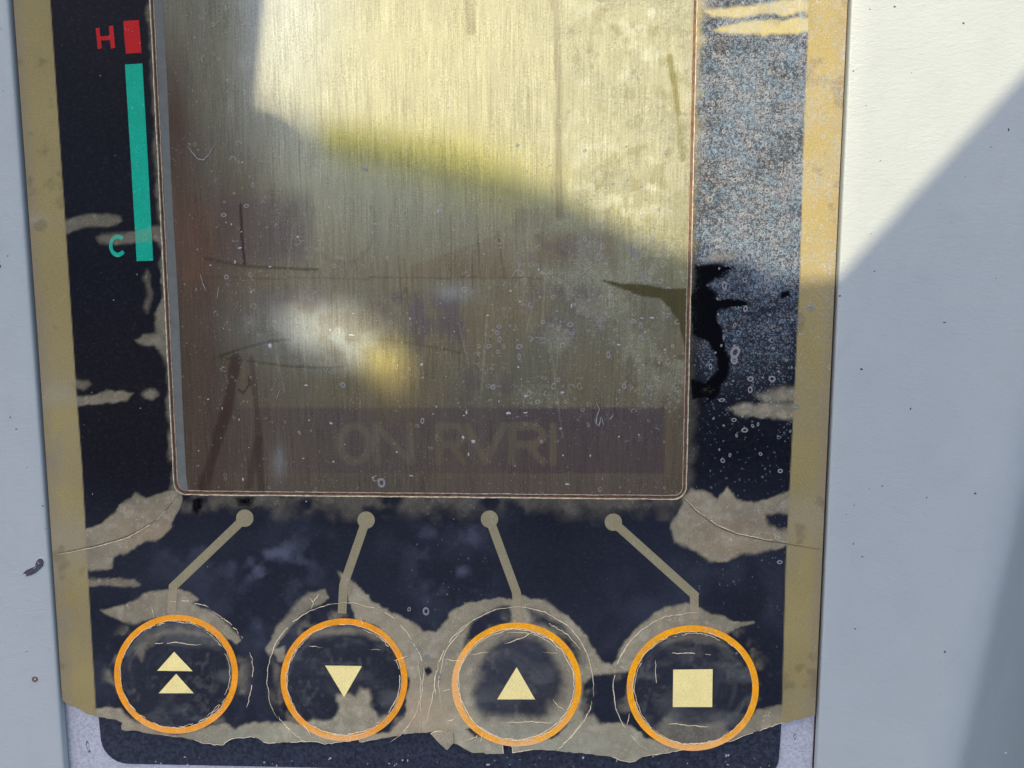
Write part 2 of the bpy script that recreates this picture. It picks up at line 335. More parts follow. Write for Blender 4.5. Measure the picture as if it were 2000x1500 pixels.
def mat_pane():
    n = N('scratched_display_window'); col = n.at('col').outputs['Color']; hz = n.at('haze').outputs['Fac']; rg = n.at('rough').outputs['Fac']
    st = n.noise(2.2, 4, .65, st=(1.6, .07, 1), dist=.5); st2 = n.noise(5, 3, .7, st=(2.2, .30, 1), dist=.8); g = n.noise(3.6, 5, .75)
    f = n.ma('ADD', n.ma('MULTIPLY', st, .36), n.ma('ADD', n.ma('MULTIPLY', st2, .20), n.ma('MULTIPLY', g, .44)))
    f = n.ma('ADD', n.ma('MULTIPLY', n.ma('SUBTRACT', f, .5), n.ramp(n.noise(.18, 4, .65, dist=.6), .3, .68, .45, 1.35)), .5)
    col = n.mix(1., col, n.mix(n.ramp(f, .3, .7), (.56, .56, .53, 1), (1.40, 1.40, 1.44, 1)), 'MULTIPLY')
    ln = n.ramp(n.noise(1.5, 2, .4, st=(2.2, .025, 1)), .665, .70)
    col = n.mix(n.ma('MULTIPLY', ln, .30), col, (.10, .085, .04, 1))
    r1 = n.rings(1.5, 5, n.ma('MULTIPLY', hz, .45)); r2 = n.rings(3.0, 61, n.ma('MULTIPLY', hz, .6)); r3 = n.rings(.8, 9, n.ma('MULTIPLY', hz, .35))
    fl = n.ma('MULTIPLY', n.ramp(n.noise(2.5, 5, .75, dist=1.0), .56, .62), n.ramp(hz, .3, 1.0))
    ab = n.ma('ABSOLUTE', n.ma('SUBTRACT', n.noise(1.3, 3, .6, dist=1.2), .5))
    curl = n.ma('MULTIPLY', n.ramp(ab, .035, .008), n.ramp(hz, .35, .8)); pat = n.ma('MULTIPLY', n.ramp(n.noise(.55, 4, .65, dist=.8), .56, .62), n.ramp(hz, .40, .7))
    col = n.mix(n.ma('MULTIPLY', pat, .45), col, (.16, .14, .06, 1))
    m_ = n.ma('ADD', n.ma('ADD', r1, r2), n.ma('ADD', n.ma('MULTIPLY', fl, .6), n.ma('ADD', r3, n.ma('MULTIPLY', curl, .6))), cl=True)
    col = n.mix(n.ma('MULTIPLY', m_, .36), col, (.46, .45, .36, 1))
    fleck = n.ramp(n.noise(3.4, 4, .75, st=(1.3, .8, 1)), .56, .70); col = n.mix(n.ma('MULTIPLY', fleck, n.ramp(hz, .12, .7, .05, .30)), col, (.66, .65, .54, 1))
    h = n.ma('ADD', n.ma('MULTIPLY', g, .5), n.ma('ADD', n.ma('MULTIPLY', st2, .8), n.ma('MULTIPLY', m_, .5)))
    return n.out(col, rg, n.bump(h, .00007, .8), .16)
def mat_paint(name, c, rough=.42, fine=1.):
    n = N(name); a = n.noise(.12, 3); col = n.mix(a, tuple(v * .94 for v in c) + (1,), tuple(v * 1.05 for v in c) + (1,))
    d = n.ramp(n.noise(.25, 5, .7, dist=.6), .52, .72); col = n.mix(n.ma('MULTIPLY', d, .10), col, (.24, .22, .19, 1)); d2 = n.ramp(n.noise(.9, 3, .6, st=(.25, 2.2, 1), dist=1.), .66, .72); col = n.mix(n.ma('MULTIPLY', d2, .07), col, (.20, .19, .18, 1))
    h = n.ma('ADD', n.noise(1.3, 4, .6, st=(.7, 1.5, 1), dist=.6), n.ma('MULTIPLY', n.noise(4, 2), .4))
    return n.out(col, rough, n.bump(h, .00009 * fine, .7), .45)
def mat_plain(name, c, rough=.5, var=.2, bumpd=.00002, sc_=4., spec=.4):
    n = N(name); a = n.noise(sc_, 4, .7)
    col = n.mix(n.ramp(a, .3, .7), tuple(v * (1 - var) for v in c) + (1,), tuple(v * (1 + var) for v in c) + (1,))
    return n.out(col, rough, n.bump(a, bumpd, .7), spec)
FM = mat_film(); PM = mat_pane()
M_house = mat_paint('pale_grey_housing_paint', (.345, .368, .345))
M_base = mat_plain('rough_grey_lilac_base', (.37, .375, .40), .55, .22, .00012, 2.2, .6)
M_back = mat_plain('dark_backing_sheet', (.020, .022, .032), .42, .75, .00003, 1.6, .3)
M_groove = mat_plain('brown_glue_line', (.16, .085, .05), .7, .5, .00003, 1.2)
M_gap = mat_plain('dark_gap_dirt', (.025, .012, .010), .9, .4)
M_edge = mat_plain('film_cut_edge', (.42, .32, .21), .45, .3)
M_crack = mat_plain('crack_whitening', (.86, .72, .46), .5, .25)
M_crackd = mat_plain('crack_dirt', (.12, .085, .05), .6, .4)
M_gasket = mat_plain('grey_gasket', (.125, .128, .110), .6, .10, .00001, .6, .08)
M_dust = mat_plain('dust', (.36, .36, .34), .7, .15)
M_chip = mat_plain('chipped_paint_pit', (.045, .04, .05), .6, .8, .00003, 6.)
M_rust = mat_plain('rust_spot', (.13, .075, .05), .8, .5)
M_caster = mat_plain('shade_caster_paint', (.045, .045, .05), .5, .15, .00005, .1)

# ------------------------------------------------------------------ mesh tools
root = bpy.data.objects.new('machine_monitor', None); C.objects.link(root)
root['label'] = 'weathered machine monitor panel with yellowed peeling film, scratched display and four round buttons'
root['category'] = 'control panel'
def link(name, V, Fc, mat, parent=root, smooth=False, attrs=None):
    me = bpy.data.meshes.new(name)
    V = np.asarray(V, float)
    if isinstance(Fc, np.ndarray):
        me.vertices.add(len(V)); me.vertices.foreach_set('co', V.ravel())
        me.loops.add(Fc.size); me.loops.foreach_set('vertex_index', Fc.ravel().astype(np.int32))
        me.polygons.add(len(Fc)); k = Fc.shape[1]
        me.polygons.foreach_set('loop_start', np.arange(0, Fc.size, k, dtype=np.int32))
        me.update(calc_edges=True)
    else:
        me.from_pydata([tuple(v) for v in V], [], Fc)
    for m_ in (mat if isinstance(mat, list) else [mat]): me.materials.append(m_)
    if smooth: me.polygons.foreach_set('use_smooth', [True] * len(me.polygons))
    if attrs:
        c, h, r = attrs
        a = me.attributes.new('col', 'FLOAT_COLOR', 'POINT'); a.data.foreach_set('color', np.concatenate([np.clip(c, 0, 1), np.ones((len(c), 1))], 1).ravel())
        for nm, q in (('haze', h), ('rough', r)):
            a = me.attributes.new(nm, 'FLOAT', 'POINT'); a.data.foreach_set('value', np.asarray(q, float).ravel())
    me.validate(); me.update()
    o = bpy.data.objects.new(name, me); C.objects.link(o); o.parent = parent
    return o
def nearest(P, poly):
    P = np.asarray(P, float); A = np.asarray(poly, float); B = np.roll(A, -1, 0)
    best = np.full(len(P), 1e18); out = P.copy()
    for a, b in zip(A, B):
        e = b - a; t = np.clip(((P - a) @ e) / (e @ e + 1e-9), 0, 1); q = a + t[:, None] * e
        d = ((P - q) ** 2).sum(1); k = d < best; best[k] = d[k]; out[k] = q[k]
    return out
def sheet(name, polys, step, attrfn, mat, z0, thick, edge_mat, parent=root, zfn=None, holes=()):
    """fine grid cut to an outline (and holes), border snapped onto the outline, with a real cut edge"""
    x0, y0, x1, y1 = bbox(polys)
    gx = np.arange(x0 - step, x1 + 2 * step, step); gy = np.arange(y0 - step, y1 + 2 * step, step)
    X, Y = np.meshgrid(gx, gy); H, W_ = X.shape
    cx = (X[:-1, :-1] + step / 2).ravel(); cy = (Y[:-1, :-1] + step / 2).ravel()
    keep = sd(polys, cx, cy) < 0
    for h in holes: keep &= sd(h, cx, cy) > 0
    keep = keep.reshape(H - 1, W_ - 1)
    idx = np.arange(H * W_).reshape(H, W_)
    q = np.stack([idx[1:, :-1][keep], idx[1:, 1:][keep], idx[:-1, 1:][keep], idx[:-1, :-1][keep]], 1)
    kp = np.pad(keep, 1)
    cnt = kp[:-1, :-1].astype(int) + kp[1:, :-1] + kp[:-1, 1:] + kp[1:, 1:]
    bd = (cnt > 0) & (cnt < 4); used = cnt > 0
    px = X.ravel().copy(); py = Y.ravel().copy(); b = bd.ravel()
    P = np.stack([px[b], py[b]], 1); cands = [nearest(P, h) for h in (polys,) + tuple(holes)]
    ds = np.stack([((P - c) ** 2).sum(1) for c in cands]); sel = ds.argmin(0)
    Q = np.choose(sel[:, None], cands).copy()
    for pl in (polys,) + tuple(holes):              # keep sharp corners sharp
        A = np.asarray(pl, float); e0 = A - np.roll(A, 1, 0); e1 = np.roll(A, -1, 0) - A
        tn = np.abs(np.arctan2(e0[:, 0] * e1[:, 1] - e0[:, 1] * e1[:, 0], (e0 * e1).sum(1)))
        for c_ in A[tn > .7]:
            k_ = ((Q - c_) ** 2).sum(1).argmin()
            if ((Q[k_] - c_) ** 2).sum() < (1.5 * step) ** 2: Q[k_] = c_
    px[b] = Q[:, 0]; py[b] = Q[:, 1]
    remap = -np.ones(H * W_, int); u = used.ravel(); remap[u] = np.arange(u.sum())
    q = remap[q]; px = px[u]; py = py[u]
    z = z0 + (zfn(px, py) if zfn else 0 * px)
    V = unp(px, py, z)
    res = attrfn(px, py); c, h, r = res[:3]; lo = res[3] if len(res) > 3 else 0 * px
    # border edges -> skirt
    E = np.concatenate([q[:, [0, 1]], q[:, [1, 2]], q[:, [2, 3]], q[:, [3, 0]]]); key = E[:, 0] * (len(px) + 1) + E[:, 1]; rev = E[:, 1] * (len(px) + 1) + E[:, 0]
    E = E[~np.isin(key, rev)]
    nb = len(V); bi = np.unique(E); mp = {int(v): nb + i for i, v in enumerate(bi)}; nn_ = len(bi)
    V2 = V[bi].copy(); V2[:, 2] -= thick
    S = np.array([[nn_ + mp[a], mp[a], mp[b_], nn_ + mp[b_]] for a, b_ in E.tolist()])
    V = np.concatenate([V, V2, V[bi]]); bi = np.concatenate([bi, bi]); Fa = np.concatenate([q, S])
    o = link(name, V, Fa, [mat, edge_mat], parent, True, (np.concatenate([c, c[bi]]), np.concatenate([h, h[bi] * 0]), np.concatenate([r, r[bi]])))
    la = o.data.attributes.new('loose', 'FLOAT', 'POINT'); la.data.foreach_set('value', np.concatenate([lo, lo[bi]]))
    mi = np.zeros(len(Fa), np.int32); mi[len(q):] = 1; o.data.polygons.foreach_set('material_index', mi)
    sm = np.ones(len(Fa), bool); sm[len(q):] = False; o.data.polygons.foreach_set('use_smooth', sm)
    return o
def prism(name, pts, z0, z1, mat, parent=root, attrs=None, holes=()):
    loops = [list(pts)] + [list(h) for h in holes]; V = []; Fc = []
    flat = [p for l in loops for p in l]; n = len(flat)
    P = np.array(flat, float); top = unp(P[:, 0], P[:, 1], z1); bot = unp(P[:, 0], P[:, 1], z0)
    for t in tessellate_polygon([[Vector((x, -y, 0)) for x, y in l] for l in loops]):
        a, b, c = t
        ar = (P[b][0]-P[a][0])*-(P[c][1]-P[a][1]) + (P[b][1]-P[a][1])*(P[c][0]-P[a][0])
        if ar < 0: b, c = c, b
        Fc.append((a, b, c)); Fc.append((n + a, n + c, n + b))
    k = 0
    for l in loops:
        L = len(l)
        for i in range(L):
            a = k + i; b = k + (i + 1) % L; Fc.append((a, b, n + b, n + a))
        k += L
    at = None
    if attrs: c, h, r = attrs(P[:, 0], P[:, 1])[:3]; at = (np.concatenate([c, c]), np.concatenate([h, h]), np.concatenate([r, r]))
    o = link(name, np.concatenate([top, bot]), Fc, mat, parent, False, at)
    return o
def ribbon(name, line, wpx, z, mat, parent=root, taper=True, jit=1.0, seed=0, broken=0., hgt=.00005, step=4.):
    """a thin raised thread following a line (photo px), three-sided"""
    r = random.Random(seed); pts = []
    for a, b in zip(line[:-1], line[1:]):
        n = max(1, int(math.dist(a, b) / step))
        for k in range(n): t = k / n; pts.append((a[0] + (b[0]-a[0]) * t, a[1] + (b[1]-a[1]) * t))
    pts.append(line[-1]); n = len(pts); V = []; Fc = []; prev = None; off = 0; on = True; run = 0
    for i, p in enumerate(pts):
        a = pts[max(0, i - 1)]; b = pts[min(n - 1, i + 1)]; t = np.array(b, float) - a; t /= (np.linalg.norm(t) + 1e-9); nn = np.array([-t[1], t[0]])
        off = off * .75 + r.uniform(-jit, jit); c = np.array(p) + nn * off
        run -= 1
        if run <= 0: on = (r.random() > broken) or not on; run = r.randint(4, 12) if on else r.randint(1, 4)
        k = (math.sin(math.pi * min(1, max(.02, i / (n - 1)))) ** .4 if taper else 1) * r.uniform(.6, 1.25)
        hw = wpx * .46 * k
        if not on: prev = None; continue
        A = c - nn * hw; B = c + nn * hw
        tri = [unp(A[0], A[1], z), unp(c[0], c[1], z + hgt), unp(B[0], B[1], z)]
        s = len(V); V += [tuple(v) for v in tri]
        if prev is not None:
            for j in range(3): Fc.append((prev + j, prev + (j + 1) % 3, s + (j + 1) % 3, s + j))
        prev = s
    if not Fc: return None
    return link(name, np.array(V), Fc, mat, parent, True)
def arc(cx, cy, rx, ry, a0, a1, n=40, wob=0, seed=1):
    r = random.Random(seed); o = []
    for k in range(n + 1):
        a = math.radians(a0 + (a1 - a0) * k / n); q = 1 + r.uniform(-wob, wob); o.append((cx + rx * q * math.cos(a), cy + ry * q * math.sin(a)))
    return o

# ------------------------------------------------------------------ housing, base
def housing(side):
    ys = np.arange(-520, 2001, 20.); T = .00035; rows = []
    lip = [(-0.0, -.004), (-0.0, T - .0003), (.9, T - .00013), (2.0, T - .00005), (4., T)]
    for y in ys:
        e = gapL(y) - 4.0 if side < 0 else gapR(y) + 3.0
        if side < 0: prof = lip + [(s, T) for s in (12, 40, 120, 240)] + [(246, T - .0006), (250, T - .004), (252, -.03)]
        else:
            xe = 1990 + (950 - y) * .235          # where the face starts to roll over
            s0 = xe - e - 70; prof = lip + [(s0 * k, T) for k in (.1, .3, .6, .85, 1.)]; z = T; ds = 7
            for k in range(1, 31):
                a = math.radians(43) * sst(0, 1, k / 20.) ; z -= ds * U * math.tan(a); prof.append((s0 + k * ds, z))
            prof.append((s0 + 30 * ds + 900, z - 900 * U * math.tan(math.radians(43)))); prof.append((s0 + 30 * ds + 902, -.12))
        P = np.array([unp(e + side * s, y, 0.) for s, z in prof]); P[:, 2] = [z for s, z in prof]; rows.append(P)
    n = len(rows[0]); Fc = []
    for i in range(len(ys) - 1):
        for j in range(n - 1):
            a = i * n + j; q = (a, a + n, a + n + 1, a + 1); Fc.append(q if side > 0 else q[::-1])
    return link('housing_panel', np.concatenate(rows), np.array(Fc), M_house, root, True)
housing(-1); housing(1)
prism('base_plate', [(gapL(-500) - 14, -500), (gapL(2000) - 14, 2000), (gapR(2000) + 14, 2000), (gapR(-500) + 14, -500)], -.006, -.0012, M_base)
# brown glue strip down in the joint on both sides of the film
for g, nm in ((gapL, 'joint_seal'), (gapR, 'joint_seal')):
    prism(nm, [(g(y) - 4.5, y) for y in (-500, 2000)] + [(g(y) + 4.2, y) for y in (2000, -500)], -.0014, -.0010, M_gap)
# dark second sheet with rounded lower corners, bared where the film has torn away
def bcorner(cx, cy, r, a0, a1): return [(cx + r * math.cos(math.radians(a0 + (a1 - a0) * k / 8)), cy + r * math.sin(math.radians(a0 + (a1 - a0) * k / 8))) for k in range(9)]
BS = [(152, 800), (192, 1395)] + bcorner(252, 1436, 56, 180, 92) + [(600, 1499), (1000, 1512), (1440, 1524)] + bcorner(1474, 1476, 48, 85, 0) + [(1527, 1400), (1548, 800)]
prism('backing_sheet', BS, -.00115, -.00085, M_back)
# ------------------------------------------------------------------ film, display window
film = sheet('clear_film', FILM, 2.5, lambda x, y: film_col(x, y), FM, 0., .00022, M_edge, zfn=zf, holes=(HOLE,))
film['label'] = 'yellowed clear film, black print behind it, torn along its lower edge'
HOLE3 = window_path(9); PANE3 = window_path(-9)
prism('window_glue_line', HOLE3, -.0006, -.00028, M_groove)
GHOST = []
def stroke_letter(ch, x0, x1, y0, y1):
    w_ = x1 - x0; h_ = y1 - y0; P = lambda a, b: (x0 + a * w_, y0 + b * h_)
    if ch == 'N': return [[P(0,1),P(0,0),P(1,1),P(1,0)]]
    if ch == 'I': return [[P(.5,0),P(.5,1)]]
    if ch == 'V': return [[P(0,0),P(.5,1),P(1,0)]]
    if ch == 'R': return [[P(0,1),P(0,0),P(.75,0),P(1,.18),P(1,.36),P(.75,.52),P(0,.52)],[P(.5,.52),P(1,1)]]
    if ch == 'O': return [[P(.5+.5*math.cos(t*math.pi/8), .5+.5*math.sin(t*math.pi/8)) for t in range(17)]]
for ch, a, b in (('O', 664, 722), ('N', 736, 802), ('R', 858, 906), ('V', 912, 984), ('R', 1000, 1060), ('I', 1080, 1081)): GHOST += stroke_letter(ch, a, b, 832, 902)
def pane_col(x, y):
    n1 = fbm(x, y, 150, 4, 200); n2 = fbm(x, y, 30, 4, 210); st = fbm(x, y, 16, 4, 220, sy=.08); n3 = fbm(x, y, 60, 4, 230)
    c = np.zeros(x.shape + (3,)) + np.array([.225, .188, .120])
    c = mixc(c, (.195, .185, .135), sst(.4, .65, fbm(x, y, 190, 3, 240)) * .8)
    c = mixc(c, (.46, .45, .325), .9 * (1 - sst(280, 620, y)) * sst(450, 600, x))  # sunlit upper area made paler in the base colour
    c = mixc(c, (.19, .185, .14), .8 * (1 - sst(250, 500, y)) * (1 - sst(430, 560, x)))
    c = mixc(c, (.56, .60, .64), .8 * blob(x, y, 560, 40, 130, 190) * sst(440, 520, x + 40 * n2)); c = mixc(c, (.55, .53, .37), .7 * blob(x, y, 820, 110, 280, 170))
    dep = sst(.46, .68, fbm(x, y, 26, 6, 261)) * sst(.35, .6, fbm(x, y, 110, 3, 263)) * sst(1040, 1200, x) * (1 - sst(380, 500, y)); c = mixc(c, (.64, .65, .56), .6 * dep); c = mixc(c, (.22, .20, .09), .35 * sst(.56, .66, fbm(x, y, 30, 5, 262)) * (1 - dep) * sst(1080, 1200, x) * (1 - sst(380, 500, y)))                          # milky residue top left also has the sun patch's whiteness painted in
    c = mixc(c, (.43, .40, .09), .74 * np.exp(-((y - np.interp(x, [600, 900, 1200, 1350], [264, 318, 410, 505])) / np.interp(x, [600, 1000], [38, 70])) ** 2) * sst(600, 660, x) * (1 - .75 * sst(900, 1150, x)))  # yellow fringe of the sun patch's lower border, painted into the colour
    # burnt-in display fields
    pur = np.array([.105, .082, .095])
    def box(x0, y0, x1, y1, s=6): return sst(x0 - s, x0 + s, x) * (1 - sst(x1 - s, x1 + s, x)) * sst(y0 - s, y0 + s, y) * (1 - sst(y1 - s, y1 + s, y))
    b = box(395, 796, 1299, 926, 4) * (.70 + .35 * sst(900, 1100, x) + .25 * (n3 - .5))
    gl = np.full(x.shape, 99.)
    for L in GHOST: gl = np.minimum(gl, dl(L, x, y))
    b = b * (1 - .78 * (1 - sst(4.0, 10, gl + 6 * (n2 - .5))))
    c = mixc(c, pur, .95 * b)
    c = mixc(c, (.15, .118, .10), .75 * box(380, 928, 1345, 1000, 5))
    c = mixc(c, (.165, .128, .08), .8 * box(1299, 760, 1400, 1000, 14))
    c = mixc(c, pur * 1.25, .80 * box(410, 380, 600, 512, 30) * (.6 + .5 * n2))
    c = mixc(c, pur * 1.3, .75 * box(735, 575, 910, 690, 16) * sst(.38, .62, fbm(x, y, 34, 4, 250, sy=.5)))
    c = mixc(c, pur * 1.4, .7 * box(1030, 560, 1180, 670, 18) * sst(.38, .62, n3))
    c = mixc(c, (.21, .135, .085), .30 * (box(800, 462, 1000, 545, 8) * (y > 520 - (x - 800) * .35)) + .4 * box(1040, 455, 1200, 520, 14))
    c = mixc(c, pur * 1.2, .30 * np.maximum(0, .8 - np.abs(np.hypot((x - 670) / 62, (y - 440) / 75) - 1) * 7) * (y > 400))
    c = mixc(c, pur * 1.25, .5 * box(500, 566, 640, 600, 14) + .5 * box(910, 720, 1000, 790, 14) * sst(.4, .6, n2) + .35 * box(960, 385, 1090, 450, 20) * sst(.4, .6, n3) + .4 * box(1020, 450, 1180, 520, 18) * sst(.35, .6, n2))
    # brown shade of old glue down the left side
    le = x - (296 + .0497 * y)
    br = 1.1 * np.exp(-((le - 20) / 66) ** 2) + .5 * np.exp(-((le - 70) / 60) ** 2) * sst(300, 500, y)
    brc = mixc(np.zeros(x.shape + (3,)) + np.array([.085, .040, .022]), (.16, .052, .026), sst(330, 450, y) * (1 - sst(520, 620, y)))
    brc = brc * (.65 + .7 * n1)[:, None]
    brk = np.clip(br, 0, 1) * .9 * sst(-60, 260, y)
    c = c * (1 - brk[:, None]) + brc * brk[:, None]
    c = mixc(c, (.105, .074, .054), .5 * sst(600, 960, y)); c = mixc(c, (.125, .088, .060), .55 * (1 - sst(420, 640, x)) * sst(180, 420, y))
    # dark smears and scratches
    def dark(line, w_, k, col=(.055, .042, .022)):
        nonlocal c
        q = local(lambda X, Y: dl(line, X, Y), x, y, bbox(line), w_ * 3 + 4, 999)
        c = mixc(c, col, min(1, k * 1.35) * (1 - sst(w_ * .5, w_ * 1.1, q + w_ * .5 * (n2 - .5))))
    dark([(470,400),(473,470),(478,515)], 3.5, .8, (.05, .028, .025)); dark([(400,505),(480,520),(620,527)], 4, .45)
    for xx in (400, 560, 720, 900): dark([(xx,541 + xx % 2),(xx+160,544 + (xx % 3))], 2, .22)
    dark([(415,697),(480,704),(560,715),(640,719),(680,714)], 3.2, .65, (.09, .08, .025)); dark([(430,695),(470,682),(520,668),(565,663)], 3, .6)
    dark([(670,664),(760,664),(850,678),(900,690)], 3, .45, (.12, .11, .03)); dark([(480,690),(600,685),(660,700)], 18, .3, (.12, .10, .05))
    dark([(462,700),(446,790),(428,850),(412,905),(396,955)], 13, .62, (.06, .032, .018)); dark([(490,700),(500,790),(505,860),(510,955)], 8, .42, (.06, .035, .022))
    dark([(505,860),(485,950)], 10, .4, (.05, .03, .02)); dark([(465,760),(475,768),(488,750),(486,735)], 3, .6, (.05, .025, .015))
    for k in range(26):
        r = random.Random(k + 60); xx = r.uniform(620, 1000); y0 = r.uniform(380, 800); dark([(xx, y0), (xx + r.uniform(-2, 12), y0 + r.uniform(60, 190))], r.uniform(1.6, 2.6), r.uniform(.15, .38), (.10, .085, .03))
    p = [(1178,548),(1215,556),(1260,558),(1305,566),(1345,565),(1345,700),(1333,650),(1325,620),(1308,600),(1290,582),(1250,575),(1215,563)]
    q = local(lambda X, Y: sd(p, X, Y), x, y, bbox(p), 30, 60); stain = 1 - sst(-2, 1.5, q - 2 + 4 * (n2 - .5))
    dark([(1308,110),(1318,170),(1326,240),(1332,310)], 7, .55, (.20, .18, .05))
    dark([(1350,692),(1285,712),(1265,708)], 7, .45, (.12, .09, .04)); dark([(1320,755),(1345,760)], 5, .45)
    dark([(1085,0),(1092,180),(1090,330),(1094,420)], 9, .35, (.20, .17, .12)); dark([(915,0),(920,60)], 10, .28, (.2, .17, .1))
    # sun spot white and yellow painted into the colour; smaller pale worn patches
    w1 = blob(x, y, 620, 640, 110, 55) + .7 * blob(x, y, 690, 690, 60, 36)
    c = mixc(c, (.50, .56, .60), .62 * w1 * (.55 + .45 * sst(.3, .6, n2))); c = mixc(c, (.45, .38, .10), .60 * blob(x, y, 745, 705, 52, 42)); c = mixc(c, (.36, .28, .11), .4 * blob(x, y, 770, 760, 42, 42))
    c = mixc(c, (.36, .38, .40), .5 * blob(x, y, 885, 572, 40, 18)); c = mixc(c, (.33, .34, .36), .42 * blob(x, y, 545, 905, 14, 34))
    c = mixc(c, (.34, .34, .22), .35 * sst(.5, .7, n3) * sst(950, 1100, x) * (1 - sst(700, 850, y)))
    for k in range(22):
        r = random.Random(k + 900); xx = r.uniform(540, 1320); y0 = r.uniform(-60, 700); L = [(xx, y0), (xx + r.uniform(-26, 26), y0 + r.uniform(60, 220))]; q = local(lambda X, Y: dl(L, X, Y), x, y, (min(L[0][0], L[1][0]), L[0][1], max(L[0][0], L[1][0]), L[1][1]), 8, 99); c = mixc(c, (.62, .60, .48), .15 * (1 - sst(.8, 2.2, q)))
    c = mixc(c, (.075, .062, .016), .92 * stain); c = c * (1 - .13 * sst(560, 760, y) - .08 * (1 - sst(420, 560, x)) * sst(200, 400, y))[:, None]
    # loose grey edge strip seen through the glass at the left is a part of its own
    hz = .15 + .65 * sst(900, 1250, x) * (1 - sst(420, 620, y)) + .32 * sst(850, 1100, x) * sst(420, 560, y) * (1 - sst(780, 900, y)) - .08 * sst(700, 850, y)
    hz = hz * (1 - stain) * (.25 + 1.1 * sst(.3, .75, n3)) * (1 - .6 * (le < 90)) * (1 - .5 * b)
    c = c * (1 + .22 * (st - .5) + .10 * (n2 - .5))[:, None] * np.array([.72, .71, .60])
    return c, np.clip(hz, 0, 1), .36 + .10 * n1 + .12 * sst(900, 1200, x)
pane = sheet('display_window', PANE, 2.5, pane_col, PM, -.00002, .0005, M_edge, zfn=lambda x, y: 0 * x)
pane['label'] = 'scratched, brown-stained window over the dead display'
# grey gasket strip inside the left edge
prism('gasket', [(296 + .0497 * y + 5.5, y) for y in (-200, 0, 450, 920, 940)] + [(351, 953), (358, 957.5), (368, 958)] + [(296 + .0497 * y + (22 + .8 * math.sin(y * .013)), y) for y in range(930, -201, -60)], -.00001, .00001, M_gasket, pane)
# bright rims: film edge and window edge
def rim(name, path, wpx, z, mat, parent, seed):
    return ribbon(name, path, wpx * 1.0, z, mat, parent, False, .25, seed, 0., .00003, 5.)
M_rimA = mat_plain('film_rim', (.56, .47, .29), .4, .35, .00002, 1.5); M_rimB = mat_plain('window_rim', (.34, .26, .175), .4, .3, .00002, 1.5)
rim('film_rim', window_path(3.4), 2.6, .00003, M_rimA, film, 3)
rim('window_rim', window_path(-4.0), 2.6, -.00001, M_rimB, pane, 5)

# ------------------------------------------------------------------ print: gauge, leads, buttons
def ink(rgb, mixk=.38, btn=None, rough=.38):
    def f(x, y):
        d, _ = masks(x, y, btn); c = np.zeros(x.shape + (3,)) + np.array(rgb)
        c = c * (.93 + .14 * fbm(x, y, 20, 3, 300))[:, None]
        return mixc(c, (.34, .26, .17), mixk * d), 0 * x + .03, 0 * x + rough
    return f
def quadstrip(pts, w0):
    """polygon of a bent line"""
    P = [np.array(p, float) for p in pts]; L = []; R = []
    for i, p in enumerate(P):
        t = (P[min(i + 1, len(P) - 1)] - P[max(i - 1, 0)]); 
        if 0 < i < len(P) - 1:
            a = (P[i] - P[i - 1]); a /= np.linalg.norm(a); b = (P[i + 1] - P[i]); b /= np.linalg.norm(b); t = a + b; t /= np.linalg.norm(t)
            k = 1 / max(.5, t @ a)
        else: t /= np.linalg.norm(t); k = 1
        n = np.array([-t[1], t[0]]) * w0 / 2 * k; L.append(tuple(p + n)); R.append(tuple(p - n))
    return L + R[::-1]
ZI = .00007
def densify(p, s=8):
    o = []
    for a, b in zip(p, p[1:] + p[:1]):
        n = max(1, int(math.dist(a, b) / s)); o += [(a[0] + (b[0]-a[0]) * k / n, a[1] + (b[1]-a[1]) * k / n) for k in range(n)]
    return o
def printed(name, poly, rgb, parent=film, mixk=.38, btn=None, z=ZI, step=4., rough=.38, holes=()):
    return sheet(name, poly, step, ink(rgb, mixk, btn, rough), FM, z, .00003, M_edge if False else FM, parent, None, holes)
o = printed('hot_zone_mark', [(241,41),(271,39),(274,70),(276,103),(246,105),(243,75)], (.42, .012, .012))
o = printed('temperature_gauge_bar', [(244,126),(278,124),(289,320),(299,509),(267,510),(256,320)], (.004, .33, .20))
o['label'] = 'long green bar of the temperature gauge'
H = [(187,55),(194,54),(196,71),(214,70),(213,51),(221,50),(225,93),(217,95),(215,78),(197,79),(199,94),(191,96)]
o = printed('letter', H, (.42, .014, .014), step=2.); o['label'] = 'red capital H above the gauge'
carc = lambda r_: [(230 + r_ * .78 * math.cos(math.radians(a)), 480 + r_ * math.sin(math.radians(a))) for a in range(38, 323, 12)]
o = printed('letter', carc(22) + carc(13.5)[::-1], (.006, .33, .21), step=2.); o['label'] = 'green capital C beside the foot of the gauge'
for L in LEADS:
    cx, cy = L[0]
    poly = quadstrip(L, 17)
    lead = printed('lead_line', poly, (.25, .215, .12), step=3., mixk=.5)
    printed('lead_dot', [(cx + 17 * math.cos(k * math.pi / 14), cy + 17 * math.sin(k * math.pi / 14)) for k in range(28)], (.25, .215, .12), lead, step=3., z=ZI + .000004)
LAB = ['round button with two stacked cream triangles', 'round button with a cream triangle pointing down', 'round button with a cream triangle pointing up', 'round button with a cream square']
ICON = [[[(340,1273),(376,1311),(307,1310)], [(344,1316),(378,1354),(310,1354)]], [[(635,1300),(707,1301),(672,1362)]], [[(1009,1303),(1045,1366),(971,1366)]], [[(1315,1308),(1392,1307),(1391,1381),(1314,1381)]]]
